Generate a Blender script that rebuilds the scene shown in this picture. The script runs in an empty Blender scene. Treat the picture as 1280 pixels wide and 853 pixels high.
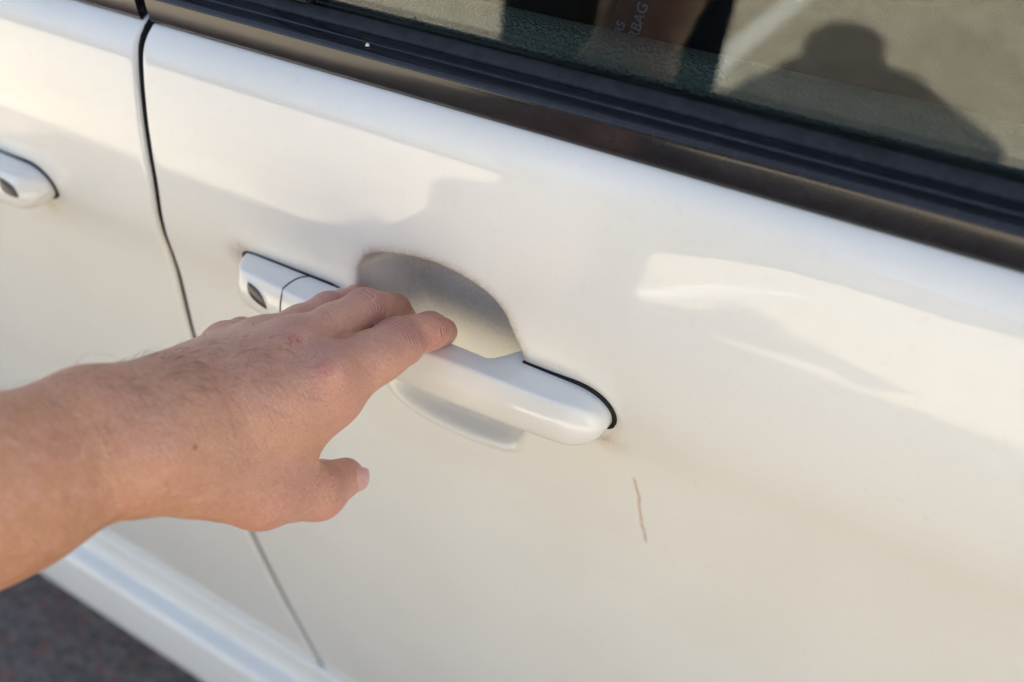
import bpy, math, random
import numpy as np
from mathutils import Matrix, Vector, noise

# ------------------------------------------------------------------ camera, sky, sun, exposure
scene = bpy.context.scene
GROUND = 0.08
cam_data = bpy.data.cameras.new('camera')
cam_data.sensor_width = 36.0
cam_data.lens = 34.99
cam_data.clip_start = 0.01
cam_data.clip_end = 500
cam_data.dof.use_dof = True
cam_data.dof.focus_distance = 0.4558
cam_data.dof.aperture_fstop = 5.6
cam = bpy.data.objects.new('camera', cam_data)
scene.collection.objects.link(cam)
cam.matrix_world = Matrix(((0.844598,-0.333394,0.418931,0.257153),
    (0.534684,0.565713,-0.627759,-0.302151),
    (-0.027704,0.754199,0.656061,1.342261),(0,0,0,1)))
scene.camera = cam

SUN_DIR = Vector((0.163, 0.807, 0.567)).normalized()      # from the scene towards the sun, behind the car
sun_el = math.asin(SUN_DIR.z)
world = bpy.data.worlds.new('World'); scene.world = world; world.use_nodes = True
wn = world.node_tree.nodes; wl = world.node_tree.links
sky = wn.new('ShaderNodeTexSky'); sky.sky_type = 'NISHITA'; sky.sun_disc = False
sky.sun_elevation = sun_el
sky.sun_rotation = math.atan2(SUN_DIR.x, SUN_DIR.y)
sky.air_density = 0.8; sky.dust_density = 6.0; sky.ozone_density = 0.0
bg = wn['Background']; bg.inputs['Strength'].default_value = 0.075
hs = wn.new('ShaderNodeHueSaturation'); hs.inputs['Saturation'].default_value = 0.95     # a hazy, milky sky
wl.new(sky.outputs['Color'], hs.inputs['Color']); wl.new(hs.outputs['Color'], bg.inputs['Color'])
sun_data = bpy.data.lights.new('sun', 'SUN'); sun_data.energy = 5.0
sun_data.angle = math.radians(0.53); sun_data.color = (1.0, 0.945, 0.83)
sun = bpy.data.objects.new('sun', sun_data); scene.collection.objects.link(sun)
sun.rotation_euler = SUN_DIR.to_track_quat('Z', 'Y').to_euler()
sun.location = (3, 6, 5)
scene.view_settings.view_transform = 'Standard'
scene.view_settings.look = 'None'
scene.view_settings.exposure = 2.80
scene.view_settings.gamma = 1.0
scene.view_settings.use_curve_mapping = False

# ------------------------------------------------------------------ helpers
COL = scene.collection
def empty(name, loc=(0, 0, 0)):
    o = bpy.data.objects.new(name, None); COL.objects.link(o); o.location = loc; return o
def tag(o, label=None, cat=None, kind=None, group=None):
    if label: o['label'] = label
    if cat: o['category'] = cat
    if kind: o['kind'] = kind
    if group: o['group'] = group
    return o
def mesh(name, V, F, mat, parent=None, smooth=True):
    me = bpy.data.meshes.new(name)
    V = np.asarray(V, float)
    me.from_pydata(V.tolist(), [], F if isinstance(F, list) else F.tolist()); me.update()
    if smooth: me.polygons.foreach_set('use_smooth', [True]*len(me.polygons))
    if mat: me.materials.append(mat)
    o = bpy.data.objects.new(name, me); COL.objects.link(o)
    if parent: o.parent = parent; o.matrix_parent_inverse = Matrix.Translation(parent.matrix_world.translation).inverted() if parent.type == 'EMPTY' else Matrix()
    return o
def attr(o, name, vals):
    a = o.data.attributes.new(name, 'FLOAT', 'POINT'); a.data.foreach_set('value', np.asarray(vals, np.float32))
def gridfaces(nr, nc, flip=False, closed=False):
    r, q = np.meshgrid(np.arange(nr-1), np.arange(nc if closed else nc-1), indexing='ij')
    a = r*nc+q; b = r*nc+(q+1) % nc; F = np.stack([a, b, b+nc, a+nc], -1).reshape(-1, 4)
    return F[:, ::-1] if flip else F
def extrude_x(name, prof, xs, mat, parent, smooth=True, closed=True, cap=True, bev=None):
    """a (y,z) profile swept along x"""
    pr = np.array(prof, float); n = len(pr)
    V = np.concatenate([np.column_stack([np.full(n, x), pr]) for x in xs])
    F = gridfaces(len(xs), n, closed=closed).tolist()
    if cap and closed:
        F.append(list(range(n))[::-1]); F.append([(len(xs)-1)*n+i for i in range(n)])
    o = mesh(name, V, F, mat, parent, smooth)
    if smooth: sharp(o, 40)
    return o
def sharp(o, deg):
    me = o.data
    import bmesh
    bm = bmesh.new(); bm.from_mesh(me); bmesh.ops.recalc_face_normals(bm, faces=bm.faces)
    for e in bm.edges:
        e.smooth = not (len(e.link_faces) == 2 and e.calc_face_angle(0) > math.radians(deg))
    bm.to_mesh(me); bm.free()
def box(name, lo, hi, mat, parent, bevel=0.004):
    import bmesh
    bm = bmesh.new(); bmesh.ops.create_cube(bm, size=1)
    lo = Vector(lo); hi = Vector(hi)
    for v in bm.verts: v.co = Vector([lo[i]+(hi[i]-lo[i])*(v.co[i]+.5) for i in range(3)])
    if bevel: bmesh.ops.bevel(bm, geom=bm.edges[:], offset=bevel, segments=2, affect='EDGES')
    me = bpy.data.meshes.new(name); bm.to_mesh(me); bm.free(); me.materials.append(mat)
    o = bpy.data.objects.new(name, me); COL.objects.link(o); o.parent = parent
    if parent.type == 'EMPTY': o.matrix_parent_inverse = Matrix.Translation(parent.matrix_world.translation).inverted()
    return o
def chaikin(P, n=3, closed=True):
    P = np.array(P, float)
    for _ in range(n):
        Q = np.roll(P, -1, 0)
        P = np.stack([.75*P+.25*Q, .25*P+.75*Q], 1).reshape(-1, P.shape[1])
    return P
def sstep(a, b, x):
    t = np.clip((x-a)/(b-a), 0, 1); return t*t*(3-2*t)
def tube(name, pts, r, mat, parent, n=8):
    P = np.array(pts, float); T = np.gradient(P, axis=0); T /= np.linalg.norm(T, axis=1)[:, None]
    up = np.array([.3, -.8, .5]); A = np.cross(T, up); A /= np.linalg.norm(A, axis=1)[:, None]; B = np.cross(T, A)
    a = np.linspace(0, 2*np.pi, n, endpoint=False)
    rr = np.broadcast_to(r, (len(P),))
    V = (P[:, None]+rr[:, None, None]*(np.cos(a)[None, :, None]*A[:, None]+np.sin(a)[None, :, None]*B[:, None])).reshape(-1, 3)
    return mesh(name, V, gridfaces(len(P), n, closed=True), mat, parent)

# ------------------------------------------------------------------ materials
class NT:
    def __init__(s, name):
        s.m = bpy.data.materials.new(name); s.m.use_nodes = True
        s.t = s.m.node_tree; s.n = s.t.nodes; s.b = s.n['Principled BSDF']; s.co = None
    def new(s, typ, **kw):
        nd = s.n.new(typ)
        for k, v in kw.items():
            if hasattr(nd, k): setattr(nd, k, v)
        return nd
    def link(s, a, b): s.t.links.new(a, b)
    def coord(s):
        if s.co is None: s.co = s.new('ShaderNodeNewGeometry').outputs['Position']
        return s.co
    def noise(s, scale, detail=3, rough=.5, vec=None, dist=0):
        nd = s.new('ShaderNodeTexNoise'); nd.inputs['Scale'].default_value = scale; nd.inputs['Detail'].default_value = detail
        nd.inputs['Roughness'].default_value = rough; nd.inputs['Distortion'].default_value = dist
        s.link(vec or s.coord(), nd.inputs['Vector']); return nd.outputs['Fac']
    def vor(s, scale, feature='F1'):
        nd = s.new('ShaderNodeTexVoronoi', feature=feature); nd.inputs['Scale'].default_value = scale
        s.link(s.coord(), nd.inputs['Vector']); return nd
    def math(s, op, a, b=None, cc=None):
        nd = s.new('ShaderNodeMath', operation=op)
        for i, v in enumerate((a, b, cc)):
            if v is None: continue
            if isinstance(v, (int, float)): nd.inputs[i].default_value = v
            else: s.link(v, nd.inputs[i])
        return nd.outputs[0]
    def map(s, v, a, b, lo=0, hi=1, smooth=True):
        nd = s.new('ShaderNodeMapRange', interpolation_type='SMOOTHSTEP' if smooth else 'LINEAR')
        s.link(v, nd.inputs['Value'])
        for k, x in zip(('From Min', 'From Max', 'To Min', 'To Max'), (a, b, lo, hi)): nd.inputs[k].default_value = x
        return nd.outputs['Result']
    def mix(s, fac, a, b, blend='MIX'):
        nd = s.new('ShaderNodeMix', data_type='RGBA', blend_type=blend)
        for sock, v in ((nd.inputs[0], fac), (nd.inputs[6], a), (nd.inputs[7], b)):
            if isinstance(v, (int, float)): sock.default_value = v
            elif isinstance(v, tuple): sock.default_value = (*v, 1)
            else: s.link(v, sock)
        return nd.outputs[2]
    def attr(s, name):
        nd = s.new('ShaderNodeAttribute'); nd.attribute_name = name; return nd.outputs['Fac']
    def bump(s, h, strength, dist, prev=None):
        nd = s.new('ShaderNodeBump'); nd.inputs['Strength'].default_value = strength; nd.inputs['Distance'].default_value = dist
        s.link(h, nd.inputs['Height'])
        if prev: s.link(prev, nd.inputs['Normal'])
        return nd.outputs['Normal']
    def set(s, **kw):
        for k, v in kw.items():
            sock = s.b.inputs[k.replace('_', ' ')]
            if isinstance(v, (int, float)): sock.default_value = v
            elif isinstance(v, tuple): sock.default_value = v if len(v) != 3 or sock.type != 'RGBA' else (*v, 1)
            else: s.link(v, sock)
        return s
def sepxyz(T):
    nd = T.new('ShaderNodeSeparateXYZ'); T.link(T.coord(), nd.inputs[0]); return nd.outputs

def paint_material(name, grimy=False):
    T = NT(name)
    n1 = T.noise(9, 4, .55); n2 = T.noise(260, 3, .6)
    base = T.mix(T.map(n1, .35, .7), (.79, .782, .71), (.76, .75, .67))
    base = T.mix(T.math('MULTIPLY', T.map(n2, .60, .75), .10), base, (.50, .44, .36))
    sp = T.vor(230); dot = T.math('MULTIPLY', T.map(sp.outputs['Distance'], .0, .10, 1, 0), T.map(T.noise(37, 2), .58, .66))
    base = T.mix(T.math('MULTIPLY', dot, .45), base, (.25, .20, .15))
    rough = T.map(n2, .3, .8, .38, .50)
    if grimy:
        g = T.attr('grime'); d = T.math('MULTIPLY', g, T.map(T.noise(420, 3, .7), .2, .75, .35, 1.0))
        base = T.mix(d, base, (.30, .185, .095))
        du = T.math('MULTIPLY', T.attr('dust_shade'), T.map(T.noise(600, 4, .8), .25, .75, .55, 1.0))
        base = T.mix(du, base, (.37, .362, .348))
        x, y, z = sepxyz(T)
        wob = T.math('MULTIPLY', T.math('SUBTRACT', T.noise(55, 2), .5), .0055)
        line = T.math('ADD', T.math('MULTIPLY', T.math('SUBTRACT', .9675, z), .185), .1251)
        dx = T.math('ABSOLUTE', T.math('SUBTRACT', T.math('ADD', x, wob), line))
        st = T.math('MULTIPLY', T.map(dx, .0003, .0017, 1, 0), T.math('MULTIPLY', T.map(z, .919, .924), T.map(z, .966, .969, 1, 0)))
        st = T.math('MULTIPLY', st, T.map(T.noise(250, 2), .3, .6, .55, .85))
        base = T.mix(st, base, (.56, .43, .31))
        T.set(Coat_Weight=T.math('SUBTRACT', 1.0, T.math('MULTIPLY', T.math('ADD', T.attr('dust_shade'), g), .8)))
    else:
        T.set(Coat_Weight=1.0)
    orange = T.noise(420, 2, .5)
    T.set(Base_Color=base, Roughness=rough, Coat_Roughness=.03 if grimy else .02, Coat_IOR=1.5, Specular_IOR_Level=.3,
          Coat_Normal=T.bump(orange, .03, .0006))
    return T.m
M_PAINT = paint_material('pearl_white_paint_dirty', True)
M_CLEAN = paint_material('pearl_white_paint')
def simple(name, col, rough, spec=.5, bump=None, coat=0, var=0):
    T = NT(name)
    c0 = col
    if var: c0 = T.mix(T.map(T.noise(160, 4, .65), .3, .7), col, tuple(min(1, x*(1+var)+.004) for x in col))
    T.set(Base_Color=c0, Roughness=rough, Specular_IOR_Level=spec, Coat_Weight=coat)
    if bump: T.set(Normal=T.bump(T.noise(bump[0], 4, .6), bump[1], bump[2]))
    return T.m
M_TRIM = simple('satin_black_trim', (.009, .009, .011), .16, .5, (700, .04, .0003), var=.35)
M_RUBBER = simple('black_rubber_seal', (.009, .009, .010), .5, .35, (1500, .5, .0004), var=1.2)
M_GASKET = simple('black_gasket', (.008, .008, .008), .6, .3)
M_DARK = simple('dark_cavity', (.006, .006, .006), .8, .1)
M_SENSOR = simple('smoked_sensor_plastic', (.035, .027, .024), .28, .5)
M_SEAM = simple('seam_groove_shade', (.05, .055, .055), .6, .3)  # dark colour standing in for the shaded split groove
M_LINER = simple('headliner_fabric', (.06, .057, .052), .9, .1)
M_SEAT = simple('black_seat_fabric', (.012, .010, .010), .85, .2, (1400, .5, .0005))
M_TAG = simple('tag_print', (.20, .24, .30), .8, .1)
M_TYRE = simple('tyre_rubber', (.02, .02, .02), .8, .2, (300, .3, .002))
M_RIM = simple('silver_wheel', (.45, .46, .47), .3, .5)
M_SHIRT = simple('charcoal_shirt_cloth', (.030, .032, .040), .9, .1, (900, .5, .0006))
M_PANTS = simple('dark_denim', (.02, .027, .045), .9, .1, (900, .5, .0006))
M_HAIR = simple('black_hair', (.012, .010, .009), .5, .4)

def leather_material():
    T = NT('grained_door_trim')
    v = T.vor(620); h = v.outputs['Distance']
    T.set(Base_Color=(.115, .12, .112), Roughness=.45, Specular_IOR_Level=.5, Normal=T.bump(h, 1.0, .0016))
    return T.m
M_LEATHER = leather_material()

def glass_material(name, tint, boost):
    m = bpy.data.materials.new(name); m.use_nodes = True; t = m.node_tree; n = t.nodes; n.clear()
    out = n.new('ShaderNodeOutputMaterial'); mx = n.new('ShaderNodeMixShader')
    tr = n.new('ShaderNodeBsdfTransparent'); tr.inputs[0].default_value = (*tint, 1)
    gl = n.new('ShaderNodeBsdfGlossy'); gl.inputs['Roughness'].default_value = 0.0; gl.inputs[0].default_value = (1, 1, 1, 1)
    ge = n.new('ShaderNodeNewGeometry'); dt = n.new('ShaderNodeVectorMath'); dt.operation = 'DOT_PRODUCT'
    t.links.new(ge.outputs['Incoming'], dt.inputs[0]); t.links.new(ge.outputs['Normal'], dt.inputs[1])
    def mt(op, a, b):
        k = n.new('ShaderNodeMath'); k.operation = op
        for i, v in enumerate((a, b)):
            if isinstance(v, (int, float)): k.inputs[i].default_value = v
            elif v is not None: t.links.new(v, k.inputs[i])
        return k.outputs[0]
    ca = mt('ABSOLUTE', dt.outputs['Value'], None)
    sch = mt('ADD', mt('MULTIPLY', mt('POWER', mt('SUBTRACT', 1.0, ca), 5.0), .955), boost)
    t.links.new(sch, mx.inputs[0]); t.links.new(tr.outputs[0], mx.inputs[1]); t.links.new(gl.outputs[0], mx.inputs[2])
    t.links.new(mx.outputs[0], out.inputs[0])
    return m
M_GLASS = glass_material('tinted_window_glass', (.80, .86, .82), .040)
M_PRIVACY = glass_material('privacy_glass', (.10, .12, .115), .045)

def asphalt_material():
    T = NT('asphalt')
    v = T.vor(95); n = T.noise(3.5, 4); fine = T.noise(300, 3, .7)
    colr = T.new('ShaderNodeSeparateColor'); T.link(v.outputs['Color'], colr.inputs[0])
    base = T.mix(T.map(colr.outputs[0], 0, 1, smooth=False), (.165, .140, .125), (.35, .298, .265))
    base = T.mix(T.map(colr.outputs[1], .84, .94), base, (.36, .17, .125))
    base = T.mix(T.map(n, .3, .7, 0, .35), base, (.15, .13, .118))
    T.set(Base_Color=base, Roughness=.85, Specular_IOR_Level=.25, Normal=T.bump(T.math('ADD', v.outputs['Distance'], fine), .8, .006))
    return T.m
def concrete_material():
    T = NT('pale_concrete')
    base = T.mix(T.map(T.noise(2.2, 5, .6), .3, .72), (.49, .445, .355), (.40, .36, .285))
    base = T.mix(T.map(T.noise(11, 5, .75), .42, .68, 0, .7), base, (.27, .23, .175))
    T.set(Base_Color=base, Roughness=.9, Specular_IOR_Level=.2, Normal=T.bump(T.noise(140, 4, .7), .6, .004))
    return T.m
M_ASPHALT = asphalt_material(); M_CONC = concrete_material()
M_LINE = simple('road_paint', (.62, .61, .57), .7, .3, (200, .5, .002), var=.2)

# ------------------------------------------------------------------ ground
def sheet(name, x0, x1, y0, y1, z, mat):
    o = mesh(name, [(x0, y0, z), (x1, y0, z), (x1, y1, z), (x0, y1, z)], [[0, 1, 2, 3]], mat, None, False)
    return tag(o, kind='structure')
sheet('ground', -150, 150, -150, 150, GROUND, M_ASPHALT)
sheet('pavement', -40, 40, -60, -1.55, GROUND+.004, M_CONC)
tag(mesh('parking_line', [(-.855, -5.6, GROUND+.008), (-.765, -5.6, GROUND+.008), (-.765, -2.0, GROUND+.008), (-.855, -2.0, GROUND+.008)], [[0, 1, 2, 3]], M_LINE, None, False), kind='structure')

# ------------------------------------------------------------------ the car
GAP = [(1.1313,-0.1752), (1.1271,-0.1774), (1.1222,-0.1782), (1.1088,-0.1782), (1.0944,-0.1787), (1.0689,-0.1796), (1.0430,-0.1809), (0.9892,-0.1897), (0.9235,-0.1984), (0.8144,-0.2070), (0.6895,-0.2142), (0.5847,-0.1990), (0.4813,-0.1764)]
PROF = [(1.1345, 0.03), (1.1325, 0.02), (1.1285, 0.0145), (1.1225, 0.0098), (1.114, 0.0065), (1.1, 0.003), (1.08, -0.0008), (1.06, -0.0034), (1.04, -0.005), (1.022, -0.0058), (1.006, -0.005), (0.988, -0.0018), (0.972, -0.0002), (0.93, 0.001), (0.8, 0.005), (0.65, 0.01), (0.5025, 0.0165)]
car = tag(empty('parked_car', (0.2, 0.75, GROUND)), 'white parked car seen close at its side doors and window line', 'car')
bpy.context.view_layer.update()
pz = np.array([p[0] for p in PROF]); py = np.array([p[1] for p in PROF])
# smooth dense profile by arc length
pp = np.column_stack([py, pz])
s = np.r_[0, np.cumsum(np.linalg.norm(np.diff(pp, axis=0), axis=1))]
sd = np.linspace(0, s[-1], 6000)
dy = np.interp(sd, s, py); dz = np.interp(sd, s, pz)
kn = int(.0045/(sd[1]-sd[0])); ker = np.exp(-.5*(np.arange(-3*kn, 3*kn+1)/kn)**2); ker /= ker.sum()
def sm(a):
    e = np.r_[2*a[0]-a[3*kn:0:-1], a, 2*a[-1]-a[-2:-3*kn-2:-1]]; return np.convolve(e, ker, 'valid')
dy = sm(dy); dz = sm(dz)
rows = [0.]
while rows[-1] < s[-1]:
    z = np.interp(rows[-1], sd, dz)
    rows.append(rows[-1]+(.0012 if .93 < z < 1.072 else .002 if z > 1.10 else .004))
rows = np.array(rows[:-1]+[s[-1]])
rz = np.interp(rows, sd, dz); ry = np.interp(rows, sd, dy)
def prof_y(z): return np.interp(z, dz[::-1], dy[::-1])
gz = np.array([g[0] for g in GAP]); gx = np.array([g[1] for g in GAP])
def gap_x(z):
    o = np.argsort(gz); zs = np.linspace(gz.min(), gz.max(), 400); xs = np.interp(zs, gz[o], gx[o])
    k = np.ones(9)/9; xs = np.convolve(np.r_[[xs[0]]*4, xs, [xs[-1]]*4], k, 'valid')
    return np.interp(z, zs, xs)

CUP = chaikin([(-.035, 1.030), (-.034, 1.042), (-.024, 1.053), (-.004, 1.0580), (.014, 1.0605), (.034, 1.0585), (.052, 1.0515),
               (.060, 1.036), (.0665, 1.0215), (.068, .995), (.0605, .962), (.054, .950), (.028, .9448), (.0, .9448), (-.023, .951), (-.030, .967), (-.036, 1.0)], 3)
def poly_sd(P, x, z):
    """distance inside (+) a closed polygon"""
    d = np.full(x.shape, 9.); ins = np.zeros(x.shape, bool)
    for (x0, z0), (x1, z1) in zip(P, np.roll(P, -1, 0)):
        ex, ez = x1-x0, z1-z0; t = np.clip(((x-x0)*ex+(z-z0)*ez)/(ex*ex+ez*ez), 0, 1)
        d = np.minimum(d, np.hypot(x-x0-t*ex, z-z0-t*ez))
        c = ((z0 > z) != (z1 > z)) & (x < ex*(z-z0)/(ez if ez else 1e-9)+x0); ins ^= c
    return np.where(ins, d, -d)
def cup_depth(x, z, P=CUP):
    """how far the finger recess sinks into the skin, and its grime and dust"""
    d = np.full(x.shape, -9.); m = (x > P[:, 0].min()-.03) & (x < P[:, 0].max()+.03) & (z > P[:, 1].min()-.03) & (z < P[:, 1].max()+.03)
    d[m] = poly_sd(P, x[m], z[m])
    up = sstep(.965, 1.02, z)
    left = 1-sstep(P[:, 0].min()+.004, P[:, 0].min()+.05, x)
    wid = .034-.016*up+.010*left
    wid = wid+.022*sstep(.02, .06, x-.5*(P[:, 0].min()+P[:, 0].max()))*(1-sstep(.955, .985, z))
    t = np.clip((d+.0012)/wid, 0, 1)
    dep = .030*(1-(1-t)**2.3)
    rnd = .0022
    e = np.clip((d+.0012)/(2*rnd), 0, 1); dep *= e*e*(3-2*e)*.5+.5*e
    bead = -.0011*np.exp(-((d+.0022)/.0020)**2)*(1-sstep(.955, .985, z))
    return dep, bead, d
DX_FRONT = -.4450
def skin(x, z):
    y0 = prof_y(z)
    dep, bead, d = cup_depth(x, z)
    dep2, bead2, d2 = cup_depth(x-DX_FRONT, z)
    y = y0+dep+bead+dep2+bead2
    # slight seat pressed round the handle's ends
    g = .65*np.exp(-((x+.123)**2+(z-1.016)**2)/(2*.0055**2))+.30*np.exp(-((x+.112)**2+((z-.992)/1.2)**2)/(2*.009**2))
    g += .42*np.exp(-(((x-.110)/1.6)**2+(z-.988)**2)/(2*.0045**2))+.45*np.exp(-((x+.306)**2+(z-.991)**2)/(2*.006**2))
    rim = np.exp(-((d+.0006)/.0035)**2)*sstep(.995, 1.03, z)
    g += .62*rim*np.where(x > -.03, 1, .6)
    rim2 = np.exp(-((d+.001)/.003)**2)*(1-sstep(.96, .985, z)); g += .10*rim2
    gas = np.exp(-np.clip(np.abs(z-1.0225)-.001, 0, 1)/.0022)*(1-sstep(-.05, -.04, x))*sstep(-.126, -.12, x); g += .30*gas
    gas = np.exp(-((np.hypot((x-.086)/1., (z-1.004)*1.25)-.0295)/.0026)**2)*(x > .07)*(z > .985); g += .22*gas
    dust_shade = .85*sstep(.002, .016, d)*sstep(.975, 1.005, z)  # greys the upper recess: dust plus the hollow's shade painted in
    return y, np.clip(g, 0, .85), np.clip(dust_shade, 0, 1)
def door(name, side, xs, parent, mat):
    """side=+1: skin runs right from the shut line; -1: left of it"""
    off = side*np.array(xs)
    Z = np.repeat(rz[:, None], len(off), 1); X = gap_x(Z)+off[None, :] - (0 if side > 0 else .0046+.0030*(1-sstep(.60, .85, Z)))
    lip = np.array(xs) < .0045
    Y, g, du = skin(X, Z)
    # replace the row's own y (the profile is not single valued at the ledge)
    Y += (ry-prof_y(rz))[:, None]
    t = np.array(xs)
    Y = Y+np.where(t < .003, .003-np.sqrt(np.clip(.003**2-(.003-t)**2, 0, None)), 0)[None, :]
    # the folded edge going into the gap
    e0 = np.stack([X[:, 0], Y[:, 0]+.03, Z[:, 0]], -1)[:, None]
    V = np.concatenate([e0, np.stack([X, Y, Z], -1)], 1); n = V.shape[1]
    # bottom hem
    hem = V[-1:].copy(); hem[..., 1] += .03; hem[..., 2] += .002
    V = np.concatenate([V, hem], 0)
    F = gridfaces(V.shape[0], n, flip=(side < 0))
    o = mesh(name, V.reshape(-1, 3), F, mat, parent)
    pad = lambda a: np.concatenate([np.concatenate([a[:, :1], a], 1), np.concatenate([a[-1:, :1], a[-1:]], 1)], 0).ravel()
    attr(o, 'grime', pad(g)); attr(o, 'dust_shade', pad(du))
    return o
def spaced(stops):
    out = [0., .0003, .0008, .0015, .0022, .003]
    for lim, st in stops:
        while out[-1] < lim: out.append(out[-1]+st)
    return out
rear = door('rear_door', 1, spaced([(.04, .003), (.30, .00135), (.40, .003), (1.0, .012)]), car, M_PAINT)
front = door('front_door', -1, spaced([(.08, .003), (.13, .002), (.36, .002), (1.1, .012)]), car, M_PAINT)
zs_ = np.linspace(.49, 1.13, 60)
V = []
for z in zs_:
    V += [(gap_x(z)-.05, prof_y(z)+.034, z), (gap_x(z)+.05, prof_y(z)+.034, z)]
mesh('door_pillar', V, gridfaces(60, 2), M_DARK, car)

tube('gap_dark_seal', [(gap_x(z)-.0023, prof_y(z)+.0052, z) for z in np.linspace(.498, 1.131, 160)], .0034, M_DARK, car, 10)  # black seal set shallow, put in so the shut gap reads dark

# handle: rounded (y,z) sections lofted along x
def loft(name, secs, mat, parent):
    n = len(secs[0]); V = np.concatenate(secs)
    F = gridfaces(len(secs), n, closed=True).tolist()
    F.append(list(range(n))[::-1]); F.append([(len(secs)-1)*n+i for i in range(n)])
    o = mesh(name, V, F, mat, parent); sharp(o, 50); return o
ZC = 1.0080
def handle_section(x, xl, xr, cup0, cup1):
    """one cross-section of the strap handle; closes to a rounded end at xl and xr"""
    tl = np.clip((x-xl)/.007, 0, 1); el = math.sqrt(max(0, 1-(1-tl)**2))
    tr = np.clip((xr-x)/.021, 0, 1); er = (1-(1-tr)**2.3)**.5
    bow = math.sin(np.clip((x-xl)/(xr-xl), 0, 1)*math.pi)
    yf = -.0250-.0050*bow; yr = -.0200-.0045*bow
    yf = yf*(.62+.38*el)*(.45+.55*er); yr = yr*(.62+.38*el)*(.40+.60*er)
    zt = ZC+.0136*(.86+.14*el)*er+.0005*bow; zb = ZC-.0130*(.90+.10*el)*er
    k = float(sstep(cup0-.006, cup0+.006, np.array(x))*(1-sstep(cup1-.010, cup1+.008, np.array(x))))
    yb = .006*(1-k)+(-.0120)*k
    P = [(yb, zt-.0010), (yb, zt-.0004), (.5*(yb+yr), zt+.0004), (yr+.0022, zt+.0004), (yr+.0006, zt+.0002), (yr-.0006, zt-.0008), (yf+.0026, zt-.0046*er), (yf+.0007, ZC+.0050*er),
         (yf, ZC-.001*er), (yf+.0006, ZC-.0070*er), (yf+.0022, zb+.0032*er), (yr+.0005, zb+.0010*er), (yr+.004, zb), (.5*(yb+yr)+.002, zb+.0004), (yb, zb+.0014), (yb, ZC)]
    Q = chaikin(P, 2)
    X = np.full(len(Q), x)
    X = X-(1-tl)*np.clip(Q[:, 0]+.020, 0, .03)*.35
    return np.column_stack([X, Q])
def handle(parent, dx, xl, xr, cap_at, mirror=False):
    def xs(a, b):
        a_, b_ = a, b; base = list(np.linspace(a, b, 60))
        return base
    def sx(v):
        return v
    full = sorted(set(list(xl+.008*np.linspace(0, 1, 14)**1.7)+list(np.linspace(xl+.0085, xr-.0235, 90))+list(xr-.023*np.linspace(1, 0, 34)**1.8)))
    full = [min(max(v, xl+1e-5), xr-2e-5) for v in full]
    cup0, cup1 = -.040, .058
    tr = (lambda S: S) if not mirror else (lambda S: np.column_stack([2*mirror-S[:, 0], S[:, 1:]])[::-1])
    secs = [tr(handle_section(v, xl, xr, cup0, cup1)+np.array([dx, 0, 0])) for v in full]
    body = [S for S, v in zip(secs, full) if v >= cap_at]
    cap = [S for S, v in zip(secs, full) if v <= cap_at]
    h = loft('door_handle', body, M_CLEAN, parent)
    e = loft('handle_end', cap+[body[0]], M_CLEAN, parent)
    return h, secs, full
XL, XR = -.1110, .1140
h, secs, full = handle(rear, 0, XL, XR, -.0720)
def on_handle(x, w):
    """a point of the handle's surface: w 0..1 round the front from the top back edge to the bottom"""
    S = handle_section(x, XL, XR, -.040, .058)
    i = np.argmax(S[:, 2]-S[:, 1]*.0); 
    return S, i
def front_point(x, z=None, y=None):
    S = handle_section(x, XL, XR, -.040, .058)
    n = len(S); best = None
    for a in range(n):
        p, q = S[a], S[(a+1) % n]
        if z is not None and (p[2]-z)*(q[2]-z) <= 0 and abs(q[2]-p[2]) > 1e-9:
            t = (z-p[2])/(q[2]-p[2]); v = p+t*(q-p)
            if best is None or v[1] < best[1]: best = v
        if y is not None and (p[1]-y)*(q[1]-y) <= 0 and abs(q[1]-p[1]) > 1e-9:
            t = (y-p[1])/(q[1]-p[1]); v = p+t*(q-p)
            if best is None or v[2] > best[2]: best = v
    return best
seam = []
xs0 = -.0735
for z in np.linspace(.994, 1.0190, 16): seam.append(front_point(xs0, z=z))
for a in np.linspace(0, 1, 22):                      # over the ridge, then along the top face
    y = -.0212+.0185*math.sin(a*math.pi/2); x = xs0-.0005+.034*a**3.5
    seam.append(front_point(x, y=y))
for x in np.linspace(-.030, .0, 6): seam.append(front_point(x, y=-.0062 if x < -.04 else -.0138))
seam = [p for p in seam[:-6] if p is not None]
tube('handle_seam', np.array(seam)+np.array([0, -.0001, .0001]), .00045, M_SEAM, rear, 6)

def plate_on_door(name, P, y0, y1, mat, parent):
    """flat-sided slab with (x,z) outline P lying on the door skin"""
    n = len(P); base = prof_y(P[:, 1])
    V = np.concatenate([np.column_stack([P[:, 0], base+y0, P[:, 1]]), np.column_stack([P[:, 0], base+y1, P[:, 1]])])
    F = [[i, (i+1) % n, n+(i+1) % n, n+i] for i in range(n)]+[list(range(n, 2*n))]
    o = mesh(name, V, F, mat, parent); sharp(o, 40); return o
def end_outline(off):
    """outline of the handle's foot at its rounded end, widened by off"""
    up_ = []; dn = []
    for x in list(np.linspace(.0655, XR-.022, 10))+list(XR-.021*np.linspace(1, 0, 24)**2):
        tr = np.clip((XR-x)/.021, 0, 1); er = (1-(1-tr)**2.3)**.5
        up_.append((x, ZC+.0141*er)); dn.append((x, ZC-.0130*er))
    P_ = np.array(up_+dn[::-1][1:]); T_ = np.gradient(P_, axis=0); N_ = np.column_stack([-T_[:, 1], T_[:, 0]]); N_ /= np.linalg.norm(N_, axis=1)[:, None]+1e-9
    w_ = off*np.clip(.45+.9*sstep(.07, .112, P_[:, 0]), 0, 1.35)*sstep(ZC-.0128, ZC-.004, P_[:, 1])
    return P_+N_*w_[:, None]
PR = end_outline(.0016)
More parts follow.
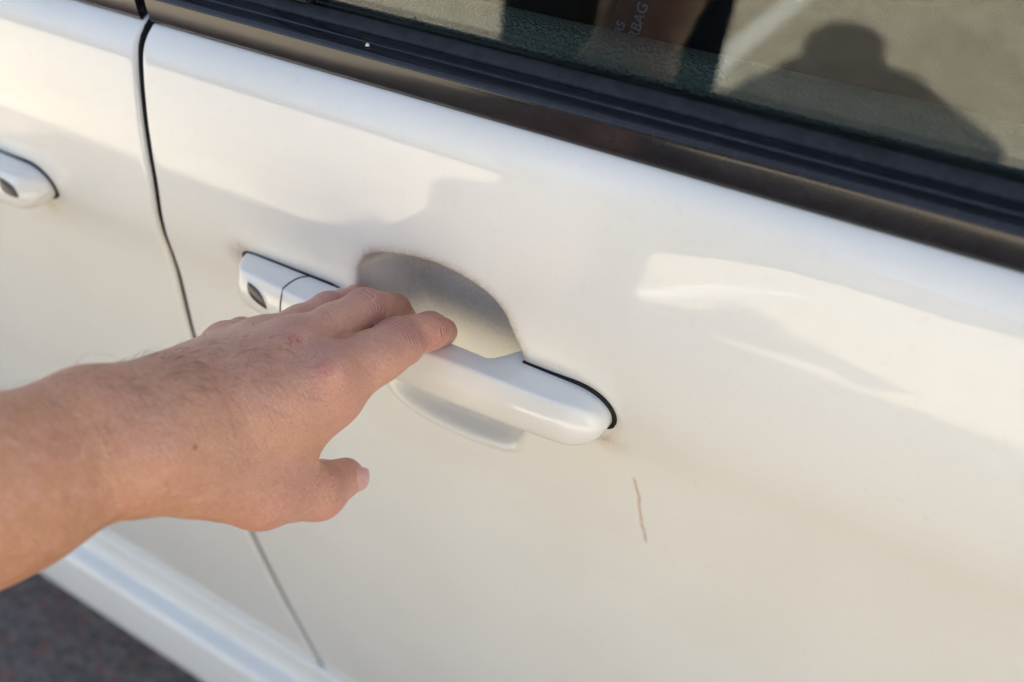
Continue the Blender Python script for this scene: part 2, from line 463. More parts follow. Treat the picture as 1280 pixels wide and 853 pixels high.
plate_on_door('handle_gasket', PR, .004, -.0012, M_GASKET, rear)
PL = chaikin([(-.1195, 1.010), (-.1195, 1.0195), (-.114, 1.0222), (-.08, 1.0226), (-.0385, 1.0235), (-.0385, 1.0), (-.08, .992), (-.1195, .992)], 2)
plate_on_door('handle_gasket', PL, .004, -.0010, M_GASKET, rear)
# keyless sensor: a leaf-shaped smoked button in a shallow white bezel
def sensor(parent, sx, sz, front_y, mirror=1):
    P = chaikin([(-.0056, .0060), (-.0050, .0062), (-.0010, .0054), (.0030, .0030), (.0050, -.0010), (.0057, -.0060), (.0052, -.0063), (.0010, -.0054), (-.0030, -.0030), (-.0050, .0010)], 1)
    P = P*np.array([mirror*1.30, .82])
    n = len(P)
    def ring(sc, dy_): return np.column_stack([sx+P[:, 0]*sc, np.array([front_y(sx+p[0]*sc, sz+p[1]*sc) for p in P])+dy_, sz+P[:, 1]*sc])
    R0 = ring(1.0, -.00045); R1 = ring(.90, -.0006); mid = np.array([[sx, front_y(sx, sz)-.0008, sz]])
    V = np.concatenate([ring(1.0, .001), R0, R1, mid])
    F = gridfaces(3, n, closed=True).tolist()+[[2*n+i, 2*n+(i+1) % n, 3*n] for i in range(n)]
    o = mesh('sensor_button', V, F, M_SENSOR, parent); sharp(o, 60)
    B = [ring(1.16, .0008), ring(1.34, -.0006), ring(1.50, -.0002), ring(1.75, .0010)]
    B = [ring(1.02, .0006), ring(1.08, -.0005), ring(1.25, -.0005), ring(1.45, .0006)]
    o = mesh('sensor_bezel', np.concatenate(B), gridfaces(4, n, closed=True), M_CLEAN, parent); sharp(o, 80)
def fy(x, z):
    p = front_point(min(max(x, XL+.002), XR-.002), z=min(max(z, .9935), 1.019)); return p[1]
sensor(rear, -.0915, 1.0128, fy)
# front door's handle: its lock end, with a sensor of its own, towards the shut line
DXF = -.4005
handle(front, DXF, XL, XR, -.0720)
plate_on_door('handle_gasket', end_outline(.0016)+np.array([DXF, 0]), .004, -.0010, M_GASKET, front)
sensor(front, -.3040, 1.0135, lambda x, z: fy(x-DXF, z))

# belt mouldings, window seal, frame posts, glass
def belt(parent, x0, x1):
    P = chaikin([(.030, 1.1290), (.0195, 1.1305), (.0175, 1.1320), (.0172, 1.1440), (.0180, 1.1468), (.0205, 1.1480), (.0245, 1.1487), (.0256, 1.1476), (.0268, 1.1486), (.0310, 1.1493), (.0325, 1.1488), (.034, 1.1470), (.034, 1.131)], 2)
    extrude_x('belt_moulding', P, [x0, x0+.001, x1-.001, x1], M_TRIM, parent)
    P = chaikin([(.0335, 1.1400), (.0330, 1.1490), (.0350, 1.1510), (.0392, 1.1530), (.0404, 1.1520), (.0402, 1.140)], 2)
    extrude_x('window_seal', P, [x0+.002, x1-.002], M_RUBBER, parent)
gtop = float(gap_x(1.132))
belt(rear, gtop+.0005, .95)
belt(front, -1.2, gtop-.0075)
TAU = math.tan(math.radians(2.0))
def gy(z): return .0405+(z-1.154)*TAU
def pane(name, x0, x1, z0, z1, parent, mat, ox=0, th=.0038):
    V = []
    for dyy in (0, th):
        V += [(x0, gy(z0)+dyy, z0), (x1, gy(z0)+dyy, z0), (x1, gy(z1)+dyy, z1), (x0, gy(z1)+dyy, z1)]
    return mesh(name, V, [[0, 1, 2, 3], [7, 6, 5, 4], [0, 4, 5, 1], [1, 5, 6, 2], [2, 6, 7, 3], [3, 7, 4, 0]], mat, parent, False)
pane('window_glass', -.078, .94, 1.12, 1.53, rear, M_GLASS)
pane('window_glass', -1.15, gtop-.07, 1.12, 1.53, front, M_PRIVACY)
box('window_post', (gtop+.004, .036, 1.150), (-.1035, .060, 1.53), M_TRIM, rear, .0015)
box('window_post', (-.1022, .0375, 1.152), (-.0800, .062, 1.53), M_RUBBER, rear, .0015)
box('window_post', (gtop-.07, .036, 1.150), (gtop-.006, .060, 1.53), M_TRIM, front, .0015)
# inner trim of the doors: grained roll and inner weatherstrip
P = chaikin([(.0460, 1.138), (.0455, 1.1475), (.0480, 1.1500), (.0520, 1.1490), (.0525, 1.138)], 2)
extrude_x('inner_weatherstrip', P, [-.078, .94], M_RUBBER, rear)
P = chaikin([(.0535, 1.10), (.0535, 1.1460), (.0560, 1.1535), (.0660, 1.1580), (.0790, 1.1555), (.0900, 1.1440), (.0980, 1.10), (.099, .95), (.054, .95)], 3)
extrude_x('door_trim', P, [-.14, 0, .3, .6, .94], M_LEATHER, rear)
extrude_x('door_trim', P, [-1.15, gtop-.03], M_LEATHER, front)

# a fleck of debris caught on the moulding
fl = np.array([(0, 0, 0), (.0022, .0004, .0002), (.0012, .0016, .0010), (-.0006, .0012, .0004), (.0006, .0006, .0016)])+np.array([-.0330, .0215, 1.1486])
mesh('debris_fleck', fl, [[0, 1, 4], [1, 2, 4], [2, 3, 4], [3, 0, 4], [0, 3, 2, 1]], simple('pale_seed', (.6, .58, .40), .8, .2), rear, False)

# rocker panel under the doors
P = chaikin([(.045, .4985), (.020, .4985), (.0155, .4970), (.0135, .492), (.0150, .478), (.0145, .458), (.0120, .4505), (.0040, .4475), (-.0030, .4445), (-.0075, .4380), (-.0105, .424), (-.0125, .419), (-.0130, .415), (-.0170, .398), (-.0185, .382), (-.0140, .370), (.010, .362), (.06, .36), (.06, .45)], 2)
extrude_x('rocker_panel', P, np.linspace(-1.35, 1.15, 6), M_CLEAN, car)

# the rest of the car, out of the picture: it casts the shade this side stands in
def shell_panel(name, x0, x1):
    zz = rz[::6]; yy = ry[::6]
    V = []; xs = np.linspace(x0, x1, 12)
    for z, y in zip(zz, yy):
        for x in xs: V.append((x, y+.05*max(0, abs(x-.0)-1.2)**1.5, z))
    return mesh(name, V, gridfaces(len(zz), 12), M_CLEAN, car)
shell_panel('front_fender', -2.15, float(gap_x(1.1))-1.106)
shell_panel('rear_quarter_panel', float(gap_x(.8))+1.012, 2.15)
box('roof', (-.95, .22, 1.535), (1.95, 1.40, 1.570), M_CLEAN, car, .014)
box('roof_rail', (-1.05, .058, 1.520), (2.0, .235, 1.546), M_CLEAN, car, .008)
box('headliner', (-.9, .24, 1.508), (1.9, 1.38, 1.530), M_LINER, car, .003)
box('far_side', (-2.1, 1.50, .34), (2.1, 1.56, 1.14), M_CLEAN, car, .02)
box('far_windows', (-1.0, 1.46, 1.142), (1.98, 1.47, 1.534), M_PRIVACY, car, 0)
box('far_door_trim', (-1.9, 1.44, .385), (2.0, 1.495, 1.138), M_SEAT, car, .01)
box('floor_pan', (-2.0, .10, .34), (2.05, 1.43, .38), M_DARK, car, .004)
box('bonnet', (-2.15, .08, .95), (-1.06, 1.49, 1.02), M_CLEAN, car, .02)
box('nose', (-2.2, .08, .36), (-2.16, 1.49, .94), M_CLEAN, car, .012)
box('tailgate', (2.06, .08, .40), (2.11, 1.49, 1.53), M_CLEAN, car, .02)
V = [(-1.05, .1, 1.03), (-1.05, 1.46, 1.03), (-.90, 1.40, 1.53), (-.90, .22, 1.53)]
mesh('windscreen', V+[(a+.006, b, d_) for a, b, d_ in V], [[0, 1, 2, 3], [7, 6, 5, 4], [0, 4, 5, 1], [1, 5, 6, 2], [2, 6, 7, 3], [3, 7, 4, 0]], M_PRIVACY, car, False)
def wheel(x, y):
    a = np.linspace(0, 2*np.pi, 48, endpoint=False)
    prof = chaikin([(.20, -.085), (.27, -.10), (.292, -.085), (.295, 0), (.292, .085), (.27, .10), (.20, .085)], 1)
    V = np.concatenate([np.column_stack([x+prof[:, 0]*math.cos(t), y+prof[:, 1], GROUND+.295+prof[:, 0]*math.sin(t)]) for t in a])
    n = len(prof); F = gridfaces(len(a), n, closed=True).tolist(); L = (len(a)-1)*n
    F += [[L+i, L+(i+1) % n, (i+1) % n, i] for i in range(n)]
    w = mesh('tyre', V, F, M_TYRE, car)
    V = [(x, y-.06, GROUND+.295)]+[(x+.21*math.cos(t), y-.075-.01*math.cos(5*t), GROUND+.295+.21*math.sin(t)) for t in a]
    mesh('rim', V, [[0, 1+(i+1) % 48, 1+i] for i in range(48)], M_RIM, car)
for wx in (-1.55, 1.55):
    for wy in (.16, 1.38): wheel(wx, wy)

# dark seat behind the glass with its printed tag
P = chaikin([(-.16, .55), (.22, .55), (.30, .62), (.42, 1.26), (.38, 1.32), (.24, 1.32), (.10, .80), (-.16, .72)], 2)
n = len(P); ys = [(.150, .90), (.140, .97), (.140, 1.0), (.60, 1.0), (.62, .97)]
cen = P.mean(0); V = []
for y, sc in ys: V += [(cen[0]+(p[0]-cen[0])*sc-.16, y, cen[1]+(p[1]-cen[1])*sc) for p in P]
F = gridfaces(len(ys), n, closed=True).tolist()+[list(range(n))[::-1], [(len(ys)-1)*n+i for i in range(n)]]
seat = mesh('seat', V, F, M_SEAT, car); sharp(seat, 50)
def text_mesh(name, body, size, loc, ang, parent):
    cu = bpy.data.curves.new(name, 'FONT'); cu.body = body; cu.size = size; cu.extrude = .0003; cu.align_x = 'LEFT'
    tmp = bpy.data.objects.new(name+'_tmp', cu); COL.objects.link(tmp); bpy.context.view_layer.update()
    me = bpy.data.meshes.new_from_object(tmp.evaluated_get(bpy.context.evaluated_depsgraph_get()))
    bpy.data.objects.remove(tmp); me.materials.clear(); me.materials.append(M_TAG)
    o = bpy.data.objects.new(name, me); COL.objects.link(o); o.parent = parent
    o.matrix_world = Matrix.Translation(loc) @ Matrix.Rotation(math.radians(90), 4, 'X') @ Matrix.Rotation(math.radians(ang), 4, 'Z')
    return o

text_mesh('airbag_tag', 'SRS', .0068, (.0372, .1385, 1.1200), 76, seat)
text_mesh('airbag_tag', 'AIRBAG', .0080, (.0450, .1385, 1.1150), 76, seat)

# ------------------------------------------------------------------ the person
class Field:
    """signed distance field on a regular grid; shapes only touch cells near them"""
    def __init__(s, lo, hi, h):
        s.lo=np.array(lo,float); s.h=h
        s.n=np.ceil((np.array(hi)-s.lo)/h).astype(int)+1
        s.F=np.full(tuple(s.n),0.05,np.float32)
    def clone(s):
        c=Field.__new__(Field); c.lo,c.h,c.n,c.F=s.lo,s.h,s.n,s.F.copy(); return c
    def cone(s,a,b,ra,rb,k=0.0,flat=None):
        """round cone a->b blended in with radius k; flat=(dir,factor) squeezes it along dir"""
        a=np.array(a,float); b=np.array(b,float); m=max(ra,rb)*(1.6 if flat else 1.0)+max(k,.004)+2*s.h
        i0=np.maximum(np.floor((np.minimum(a,b)-m-s.lo)/s.h).astype(int),0)
        i1=np.minimum(np.ceil((np.maximum(a,b)+m-s.lo)/s.h).astype(int)+1,s.n)
        if (i1<=i0).any(): return
        g=[(s.lo[d]+np.arange(i0[d],i1[d])*s.h).astype(np.float32) for d in range(3)]
        X,Y,Z=np.meshgrid(*g,indexing='ij')
        P=np.stack([X-a[0],Y-a[1],Z-a[2]],-1); ba=(b-a).astype(np.float32)
        if flat is not None:
            d=np.array(flat[0],float); d/=np.linalg.norm(d); d=d.astype(np.float32)
            P=P+((P@d)*(flat[1]-1))[...,None]*d; ba=ba+(ba@d)*(flat[1]-1)*d
        L=float(ba@ba)+1e-12
        t=np.clip((P@ba)/L,0,1)
        D=np.linalg.norm(P-t[...,None]*ba,axis=-1)-(ra+(rb-ra)*t)
        v=s.F[i0[0]:i1[0],i0[1]:i1[1],i0[2]:i1[2]]
        if k>0:
            hh=np.maximum(k-np.abs(v-D),0)/k
            np.copyto(v,np.minimum(v,D)-hh*hh*k*.25)
        else: np.minimum(v,D,out=v)
    def chain(s,pts,rad,k):
        for i in range(len(pts)-1): s.cone(pts[i],pts[i+1],rad[i],rad[i+1],k)
    def join(s,o,k):
        hh=np.maximum(k-np.abs(s.F-o.F),0)/k if k>0 else 0
        s.F=np.minimum(s.F,o.F)-(hh*hh*k*.25 if k>0 else 0)
    def mesh(s):
        F=s.F; S=F<0; n=s.n
        cells=np.zeros(tuple(n-1),np.int8)
        for dx in (0,1):
            for dy in (0,1):
                for dz in (0,1): cells+=S[dx:n[0]-1+dx,dy:n[1]-1+dy,dz:n[2]-1+dz]
        act=np.argwhere((cells>0)&(cells<8))
        idx=np.full(tuple(n-1),-1,np.int32); idx[tuple(act.T)]=np.arange(len(act))
        acc=np.zeros((len(act),3)); cnt=np.zeros(len(act))
        cor=[(0,0,0),(1,0,0),(0,1,0),(1,1,0),(0,0,1),(1,0,1),(0,1,1),(1,1,1)]
        val=[F[act[:,0]+c[0],act[:,1]+c[1],act[:,2]+c[2]] for c in cor]
        for p in range(8):
            for q in range(p+1,8):
                d=np.array(cor[q])-np.array(cor[p])
                if abs(d).sum()!=1: continue
                m=(val[p]<0)!=(val[q]<0); t=val[p][m]/(val[p][m]-val[q][m])
                acc[m]+=np.array(cor[p])+t[:,None]*d; cnt[m]+=1
        V=s.lo+(act+acc/cnt[:,None])*s.h
        faces=[]
        for ax in range(3):
            u,w=(ax+1)%3,(ax+2)%3
            sl0=[slice(None)]*3; sl1=[slice(None)]*3; sl0[ax]=slice(0,-1); sl1[ax]=slice(1,None)
            A=S[tuple(sl0)]; B=S[tuple(sl1)]
            e=np.argwhere(A!=B)
            ok=(e[:,u]>0)&(e[:,w]>0)&(e[:,u]<n[u]-1)&(e[:,w]<n[w]-1); e=e[ok]
            eu=np.zeros(3,int); eu[u]=1; ew=np.zeros(3,int); ew[w]=1
            q=np.stack([idx[tuple((e-eu-ew).T)],idx[tuple((e-ew).T)],idx[tuple(e.T)],idx[tuple((e-eu).T)]],1)
            flip=B[tuple(e.T)]
            q[flip]=q[flip][:,::-1]; faces.append(q)
        return V,np.concatenate(faces)

J = {}
J['index'] = [(0.0199,-0.0878,1.0570), (0.0215,-0.0440,1.0452), (0.0239,-0.0230,1.0361), (0.0233,-0.0120,1.0272)]
J['middle'] = [(-0.0008,-0.0855,1.0623), (0.0006,-0.0400,1.0512), (-0.0053,-0.0140,1.0299), (-0.0146,0.0030,1.0108)]
J['ring'] = [(-0.0212,-0.0843,1.0542), (-0.0250,-0.0380,1.0382), (-0.0294,-0.0130,1.0256), (-0.0367,0.0020,1.0078)]
J['little'] = [(-0.0422,-0.0881,1.0467), (-0.0568,-0.0675,1.0318), (-0.0550,-0.0604,1.0242), (-0.0484,-0.0570,1.0204)]
J['thumb'] = [(0.0109,-0.1545,1.0525), (0.0158,-0.1335,1.0262), (0.0174,-0.1057,0.9997), (0.0165,-0.0871,0.9897)]
CARP = [(0.0025,-0.1519,1.0640), (0.0008,-0.1509,1.0720), (-0.0048,-0.1470,1.0752), (-0.0134,-0.1417,1.0747)]
WR = [(-0.0001,-0.1647,1.0714), (-0.0078,-0.1618,1.0775)]
A0 = [(-0.0188,-0.2119,1.0789), (-0.0203,-0.2068,1.0884)]
A1 = [(-0.0257,-0.2675,1.0909), (-0.0316,-0.2559,1.1075)]
WEB = [(0.0300,-0.0457,1.0444), (0.0278,-0.0598,1.0485), (0.0211,-0.0868,1.0441), (0.0083,-0.1091,1.0279), (0.0082,-0.1196,1.0203)]
ULN = (-0.0172,-0.1720,1.0912)
def build_hand(h=1.3e-3):
    box=([-.16,-.46,.90],[.07,.03,1.17],h)
    P=Field(*box); k=.016
    rm=[.0112,.0115,.0105,.0095]; rc=[.016,.0165,.0155,.0130]
    for i,nm in enumerate(('index','middle','ring','little')):
        P.cone(CARP[i],J[nm][0],rc[i],rm[i],k)
    P.cone(WR[0],A0[0],.0178,.0218,.02); P.cone(WR[1],A0[1],.0160,.0215,.02)
    P.cone(A0[0],A1[0],.0225,.029,.02); P.cone(A0[1],A1[1],.0215,.029,.02)
    P.cone(ULN,(ULN[0]+.001,ULN[1],ULN[2]),.0140,.0140,.016)
    P.cone(CARP[0],WR[0],.0160,.0185,.014); P.cone(CARP[3],WR[1],.0118,.0148,.008); P.cone(CARP[1],WR[0],.0160,.018,.014)
    T=Field(*box)
    T.cone(J['thumb'][0],J['thumb'][1],.0160,.0152,.01)
    T.cone(J['thumb'][1],J['thumb'][2],.0152,.0128,.006)
    T.cone(J['thumb'][2],J['thumb'][3],.0126,.0094,.006)
    P.join(T,.009)
    P.chain(WEB,(.0052,.0063,.0092,.0085,.0085),.010)
    P.cone((0.0150,-0.0958,1.0471),(0.0082,-0.1143,1.0305),.011,.011,.016)
    P.cone((0.0127,-0.1110,1.0519),(0.0074,-0.1284,1.0384),.014,.014,.016)
    P.cone((0.0069,-0.1215,1.0603),(0.0053,-0.1367,1.0497),.014,.014,.016)
    # extensor tendons and veins standing out of the back of the hand
    for a,b,r0,r1 in (((0.0137,-0.1504,1.0737),(0.0215,-0.0940,1.0646),.0022,.0026),((0.0119,-0.1485,1.0808),(0.0022,-0.0919,1.0694),.0022,.0026),((0.0069,-0.1449,1.0832),(-0.0189,-0.0904,1.0608),.0020,.0024),((0.0205,-0.1552,1.0643),(0.0208,-0.1373,1.0367),.0024,.0026)):
        P.cone(a,b,r0,r1,.008)
    P.chain([(0.0158,-0.1597,1.0703),(0.0118,-0.1394,1.0693),(0.0135,-0.1189,1.0614),(0.0099,-0.1023,1.0640)],(.0014,.0016,.0016,.0012),.005)
    P.cone((0.0242,-0.0917,1.0640),(0.0249,-0.0905,1.0643),.0045,.0045,.009); P.cone((0.0038,-0.0889,1.0687),(0.0042,-0.0883,1.0689),.0045,.0045,.009)
    base=P.clone()
    rf={'index':(.0115,.0097,.0087,.0071),'middle':(.0112,.0096,.0084,.0068),'ring':(.0105,.0092,.0080,.0064),'little':(.0092,.0076,.0070,.0058)}
    for nm in ('index','middle','ring','little'):
        K=Field(*box)
        j0,j1,j2,j3=[np.array(p) for p in J[nm]]; r0,r1,r2,r3=rf[nm]
        K.chain([j0,.45*j0+.55*j1,j1,.5*(j1+j2),j2,j3],(r0,.5*(r0+r1)*.95,r1*1.03,.5*(r1+r2)*.96,r2,r3),.004)
        b=base.clone(); b.join(K,.009); P.join(b,0)
    return P

person = tag(empty('person', (-.43, -1.0, GROUND)), 'person in dark shirt, bare left hand hooked over the white door handle', 'person')
bpy.context.view_layer.update()
ELBOW = (-.125, -.420, 1.020); LSH = (-.235, -.680, 1.270)
def smooth_mesh(V, F, it, lam=.5):
    E = np.concatenate([F[:, [0, 1]], F[:, [1, 2]], F[:, [2, 3]], F[:, [3, 0]]]); E = np.concatenate([E, E[:, ::-1]])
    deg = np.bincount(E[:, 0], minlength=len(V))[:, None]
    for _ in range(it):
        S_ = np.stack([np.bincount(E[:, 0], V[E[:, 1], i], len(V)) for i in range(3)], 1); V = V+lam*(S_/deg-V)
    return V
HR = 1.2e-3
Gd = build_hand(HR)
V, F = Gd.mesh(); V = smooth_mesh(V, F, 3)
nv = len(V)
# coarse figure behind the camera, same skin
B = Field([-.78, -1.32, GROUND-.02], [.45, -.24, 1.72], .010)
def arr(*p): return np.array(p, float)
A_end = .5*(np.array(A1[0])+np.array(A1[1]))
B.cone(A_end, ELBOW, .034, .046, .02); B.cone(ELBOW, LSH, .046, .054, .02)
RSH = arr(.080, -.900, 1.300); REL = arr(.330, -.800, 1.190); RHA = arr(.330, -.500, 1.260)
TORSO = [((-.250, -.720, 1.260), (.060, -.890, 1.285), .090, .090, .06), ((-.07, -.83, 1.20), (-.41, -.98, .90), .150, .095, .08), ((-.09, -.82, 1.34), (-.08, -.80, 1.43), .170, .125, .06)]
LEGS = [((-.40+.04*s_, -.97-.08*s_, .88), (-.42+.05*s_, -.94-.10*s_, .49), (-.43+.05*s_, -1.0-.12*s_, GROUND+.09)) for s_ in (-1, 1)]
B.cone(RSH, REL, .052, .040, .02); B.cone(REL, RHA, .038, .028, .02); B.cone(RHA, RHA+arr(-.015, .06, .035), .032, .026, .02)
for a_, b_, r0_, r1_, k_ in TORSO: B.cone(a_, b_, r0_, r1_, k_)
HEAD = arr(-.08, -.80, 1.530); FW = np.array((.66, .75, 0)); SD = np.array((.75, -.66, 0))
B.cone((-.09, -.81, 1.38), HEAD+arr(0, 0, -.06), .060, .058, .03)
B.cone(HEAD-FW*.02+arr(0, 0, .03), HEAD+FW*.015+arr(0, 0, -.04), .094, .076, .03)
B.cone(HEAD+FW*.080+arr(0, 0, -.01), HEAD+FW*.094+arr(0, 0, -.035), .012, .016, .015)
for sx_ in (-1, 1):
    B.cone(HEAD+SD*.090*sx_, HEAD+SD*.094*sx_+arr(0, 0, -.035), .016, .012, .01)
for hip, kn_, an in LEGS:
    B.cone(hip, kn_, .090, .060, .05); B.cone(kn_, an, .058, .042, .03); B.cone(np.array(an)+arr(0, 0, -.045), np.array(an)+FW*.15+arr(0, 0, -.055), .042, .036, .03)
VB, FB = B.mesh(); VB = smooth_mesh(VB, FB, 3)
body = mesh('body', np.concatenate([V, VB]), np.concatenate([F, FB+nv]), None, person)

# skin detail maps: creases across the joints, ruddy knuckles, tanned arm
camp = np.array(cam.matrix_world.translation)
cs = np.zeros(nv); cm = np.zeros(nv); red = np.zeros(nv)
for nm in ('index', 'middle', 'ring', 'little', 'thumb'):
    Jn = [np.array(p) for p in J[nm]]
    for ji, wdt, amp in ((1, .0065, 1.0), (2, .0045, .7), (0, .006, .35)):
        if nm == 'thumb' and ji == 0: continue
        p = Jn[ji]; a = (Jn[min(ji+1, 3)]-Jn[max(ji-1, 0)]); a = a/np.linalg.norm(a)
        rel = V-p; sa = rel@a; rad = np.linalg.norm(rel-sa[:, None]*a, axis=1)
        w = np.exp(-(sa/wdt)**2)*(rad < .020)*np.exp(-np.clip(rad-.013, 0, 1)/.002)
        up = cam.matrix_world.to_3x3() @ Vector((0, .6, .8)); up = np.array(up)
        w *= sstep(-.2, .5, (rel/(np.linalg.norm(rel, axis=1)[:, None]+1e-9))@up)
        w *= amp
        take = w > cm; cs[take] = sa[take]; cm[take] = w[take]
        red = np.maximum(red, np.exp(-((np.linalg.norm(rel, axis=1)-.009)/.010)**2)*(.9 if ji else .75))
    tip = np.linalg.norm(V-Jn[3], axis=1); red = np.maximum(red, .8*np.exp(-(tip/.014)**2))
WRC = .5*(np.array(WR[0])+np.array(WR[1])); adir = (.5*(np.array(A0[0])+np.array(A0[1]))-WRC); adir /= np.linalg.norm(adir)
tan = sstep(-.055, .05, (V-WRC)@adir)
z0 = np.zeros(len(VB))
attr(body, 'crease_s', np.r_[cs, z0]); attr(body, 'crease_m', np.r_[cm, z0]); attr(body, 'red', np.r_[red, z0]); attr(body, 'tan', np.r_[tan, z0+1])
SPOTS = [((0.0089,-0.0928,1.0756), 0.0055, (0.46, 0.09, 0.08), 0.75, 520), ((0.0236,-0.1600,1.0816), 0.0016, (0.36, 0.08, 0.07), 0.7, 0), ((0.0285,-0.1136,1.0176), 0.0006, (0.1, 0.03, 0.02), 0.8, 0), ((0.0267,-0.0944,1.0709), 0.006, (0.5, 0.14, 0.13), 0.35, 0), ((0.0315,-0.1024,1.0576), 0.0004, (0.1, 0.03, 0.02), 0.6, 0)]
HAND_AXES = [(-0.0237,0.9889,-0.1469), (0.8106,-0.0670,-0.5817), (0.5851,0.1328,0.8000)]
HAIRS = [((-0.0008,-0.1472,1.0977), 0.011, 1.0), ((-0.0008,-0.1584,1.1006), 0.01, 0.6), ((0.0023,-0.1377,1.0931), 0.012, 0.6), ((-0.0072,-0.1584,1.1022), 0.006, 0.5), ((0.0007,-0.1263,1.0875), 0.014, 0.3), ((-0.0088,-0.1776,1.1072), 0.014, 0.25), ((0.0039,-0.1169,1.0837), 0.012, 0.15), ((-0.0051,-0.1904,1.1078), 0.014, 0.18), ((0.0039,-0.1792,1.0990), 0.014, 0.15), ((0.0166,-0.1232,1.0797), 0.016, 0.12)]
NAIL_N = np.array([0.96152,0.25691,0.09736])
NAIL_L = np.array([-0.17300,0.71345,-0.67902])
def skin_material():
    T = NT('skin')
    n1 = T.noise(55, 4, .6); n2 = T.noise(230, 3, .6)
    base = T.mix(T.attr('tan'), (.66, .350, .225), (.54, .268, .135))
    base = T.mix(T.map(n1, .35, .7, 0, .55), base, (.57, .270, .180))
    base = T.mix(T.map(T.noise(600, 3, .7), .45, .8, 0, .35), base, (.46, .21, .15))
    base = T.mix(T.map(n2, .4, .75, 0, .30), base, (.74, .46, .35))
    base = T.mix(T.math('MULTIPLY', T.attr('red'), .50), base, (.68, .290, .245))
    s_ = T.attr('crease_s'); m_ = T.attr('crease_m')
    wob = T.math('MULTIPLY', T.math('SUBTRACT', T.noise(170, 3, .6), .5), .0035)
    ph = T.math('MULTIPLY', T.math('ADD', s_, wob), 2*math.pi/.0019)
    wv = T.map(T.math('SINE', ph), .45, 1.0)
    gate = T.map(T.noise(230, 2), .32, .46)
    cre = T.math('MULTIPLY', T.math('MULTIPLY', wv, m_), gate)
    base = T.mix(T.math('MULTIPLY', cre, .70), base, (.26, .10, .075))
    for (px_, rad_, col_, amt, nscale) in SPOTS:
        ds = T.new('ShaderNodeVectorMath', operation='DISTANCE'); T.link(T.coord(), ds.inputs[0]); ds.inputs[1].default_value = px_
        f_ = T.map(ds.outputs['Value'], rad_*.35, rad_, amt, 0)
        if nscale: f_ = T.math('MULTIPLY', f_, T.map(T.noise(nscale, 2, .6, dist=2.5), .50, .58))
        base = T.mix(f_, base, col_)
    cmb = T.new('ShaderNodeCombineXYZ')                  # skin lines run across the hand: squeeze space along its length
    for ax_, vec_, sc_ in zip('XYZ', HAND_AXES, (1.0, .42, .8)):
        dp = T.new('ShaderNodeVectorMath', operation='DOT_PRODUCT'); T.link(T.coord(), dp.inputs[0]); dp.inputs[1].default_value = vec_
        T.link(T.math('MULTIPLY', dp.outputs['Value'], sc_), cmb.inputs[ax_])
    vz = T.new('ShaderNodeTexVoronoi', feature='DISTANCE_TO_EDGE'); vz.inputs['Scale'].default_value = 760; T.link(cmb.outputs[0], vz.inputs['Vector'])
    fine = T.map(vz.outputs['Distance'], 0, .22)
    ln = T.noise(520, 4, .7, vec=cmb.outputs[0])
    base = T.mix(T.map(fine, 0, .8, .14, 0), base, (.30, .12, .08))
    hgt = T.math('SUBTRACT', T.math('MULTIPLY', fine, .17), T.math('MULTIPLY', cre, 1.8))
    hgt = T.math('ADD', hgt, T.math('MULTIPLY', ln, .8))
    hgt = T.math('ADD', hgt, T.math('MULTIPLY', T.noise(130, 3, .6), 1.2))
    nrm = T.bump(hgt, 1.0, .00095)
    T.set(Base_Color=base, Roughness=T.map(n2, .3, .7, .33, .46), Specular_IOR_Level=.58, Normal=nrm,
          Subsurface_Weight=.14, Subsurface_Radius=(.010, .0040, .0022), Subsurface_Scale=.25)
    return T.m
M_SKIN = skin_material(); body.data.materials.append(M_SKIN)
def nail_material():
    T = NT('fingernail'); T.set(Base_Color=T.mix(T.map(T.noise(300, 2), .3, .7), (.58, .29, .26), (.62, .35, .31)), Roughness=.28, Specular_IOR_Level=.5, Coat_Weight=.3); return T.m
M_NAIL = nail_material()

# clothes and hair of the figure (seen only as reflection and shadow)
def shell(name, parts, mat, h=.012):
    Q = Field([-.78, -1.32, GROUND-.02], [.45, -.24, 1.72], h)
    for a, b, ra, rb, k in parts: Q.cone(a, b, ra, rb, k)
    v, f_ = Q.mesh(); return mesh(name, smooth_mesh(v, f_, 3), f_, mat, person)
EL = np.array(ELBOW); SL = np.array(LSH)
shell('shirt', [(a_, b_, r0_+.018, r1_+.022, k_) for a_, b_, r0_, r1_, k_ in TORSO]+[(SL, EL, .066, .058, .04), (EL, EL+.97*(A_end-EL), .056, .041, .03), (RSH, REL, .090, .070, .05), (REL, RHA+arr(-.015, .06, .035), .060, .050, .04), ((-.02, -.86, 1.18), (.20, -.84, 1.16), .11, .09, .06)], M_SHIRT)
shell('trousers', [p_ for hip, kn_, an in LEGS for p_ in ((hip, kn_, .108, .078, .05), (kn_, np.array(an)+arr(0, 0, .01), .078, .068, .03))], M_PANTS)
shell('hair', [(HEAD-FW*.030+arr(0, 0, .035), HEAD-FW*.040, .132, .126, .03)], M_HAIR)

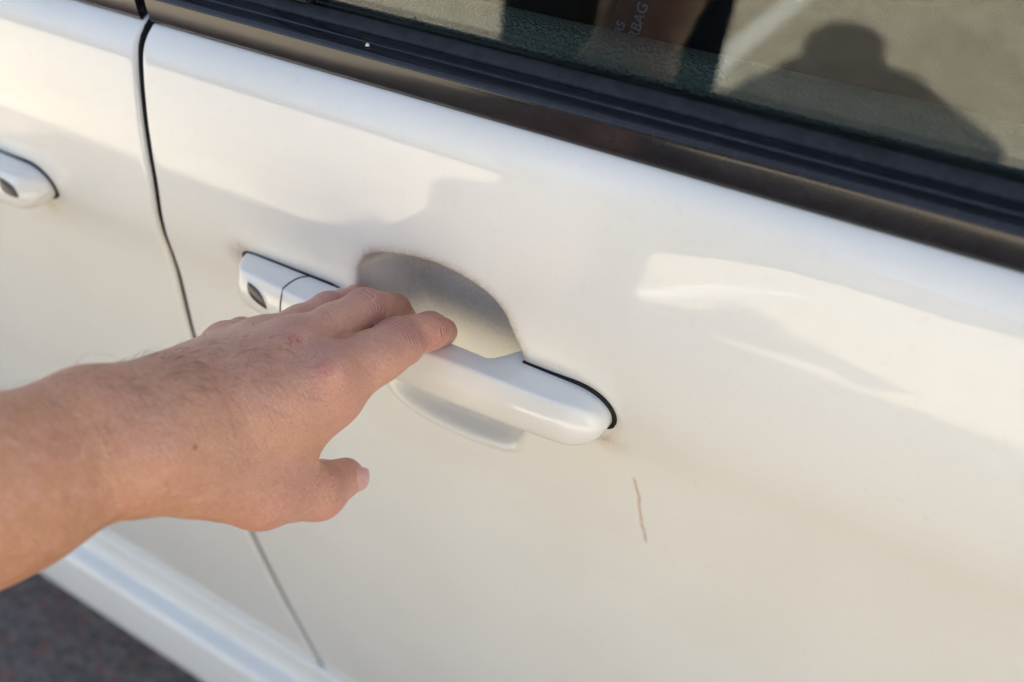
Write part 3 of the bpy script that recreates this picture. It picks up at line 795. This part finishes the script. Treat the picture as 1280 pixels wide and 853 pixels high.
# thumb nail: a curved plate let into the far side of the tip
def nail(center, wdir, ldir, ndir, hw, hl, curve):
    rows_ = []; nu, nvv = 15, 13
    for th in (0, -.0006):
        for i in range(nvv):
            b_ = -1+2*i/(nvv-1); wid = hw*(1-.28*max(0, b_)**2.2-.10*max(0, -b_)**3)
            for k_ in range(nu):
                a_ = -1+2*k_/(nu-1); ua = a_*wid
                rows_.append(center+wdir*(curve*math.sin(ua/curve))+ndir*(curve*(math.cos(ua/curve)-1)+th-.0007*b_*b_)+ldir*(b_*hl))
    n_ = nu*nvv; top = gridfaces(nvv, nu); bot = gridfaces(nvv, nu, flip=True)+n_
    ring = [k_ for k_ in range(nu)]+[i*nu+nu-1 for i in range(1, nvv)]+[(nvv-1)*nu+k_ for k_ in range(nu-2, -1, -1)]+[i*nu for i in range(nvv-2, 0, -1)]
    side = [[ring[i], ring[(i+1) % len(ring)], ring[(i+1) % len(ring)]+n_, ring[i]+n_] for i in range(len(ring))]
    o = mesh('thumbnail', np.array(rows_), top.tolist()+bot.tolist()+side, M_NAIL, person); sharp(o, 50)
    tag(o, label='pink thumbnail with pale rim'); return o
mw = np.array(cam.matrix_world.to_3x3())
def cdir(x, y, z): v = mw@np.array([x, y, z]); return v/np.linalg.norm(v)
tipc = np.array(J['thumb'][3])
nd_ = NAIL_N; ld_ = NAIL_L-nd_*(NAIL_L@nd_); ld_ /= np.linalg.norm(ld_); wd_ = np.cross(nd_, ld_)
nail(tipc+nd_*.0098+ld_*.0010, wd_, ld_, nd_, .0062, .0068, .0085)

# dark hairs on the back of the wrist
rng = random.Random(5); nrng = np.random.RandomState(5)
Nv = np.zeros((len(body.data.vertices), 3)); body.data.vertices.foreach_get('normal', Nv.ravel()); Nv = Nv[:nv]
dens = np.zeros(nv)
for hc, hr_, amp in HAIRS: dens += amp*np.exp(-.5*(np.linalg.norm(V-np.array(hc), axis=1)/hr_)**2)
toc = camp-V; toc /= np.linalg.norm(toc, axis=1)[:, None]
dens *= ((Nv*toc).sum(1) > -.35)
pick = nrng.choice(nv, 260, replace=False, p=dens/dens.sum())
HV = []; HF = []
flow = -adir*.35+cdir(.25, -.65, .0)
for i in pick:
    n_ = Nv[i]; d_ = flow+nrng.normal(0, .55, 3); d_ -= n_*(d_@n_); d_ /= np.linalg.norm(d_)+1e-9
    L_ = rng.uniform(.004, .011); bend = nrng.normal(0, .35, 3); lift = rng.uniform(.10, .38)
    pts = [V[i]+d_*(L_*q)+n_*(L_*lift*math.sin(q*2.2)+.0001)+np.cross(n_, d_)*(bend[0]*L_*q*q*.5) for q in np.linspace(0, 1, 6)]
    b0 = len(HV); s_ax = np.cross(d_, n_)
    for q, p_ in enumerate(pts):
        r_ = .000062*(1-.75*q/5)
        for a_ in (0, 2.094, 4.188): HV.append(p_+r_*(math.cos(a_)*n_+math.sin(a_)*s_ax))
    for q in range(5):
        for a_ in range(3): HF.append([b0+q*3+a_, b0+q*3+(a_+1) % 3, b0+q*3+3+(a_+1) % 3, b0+q*3+3+a_])
hair_o = mesh('arm_hair', np.array(HV), HF, M_HAIR, person); tag(hair_o, kind='stuff')
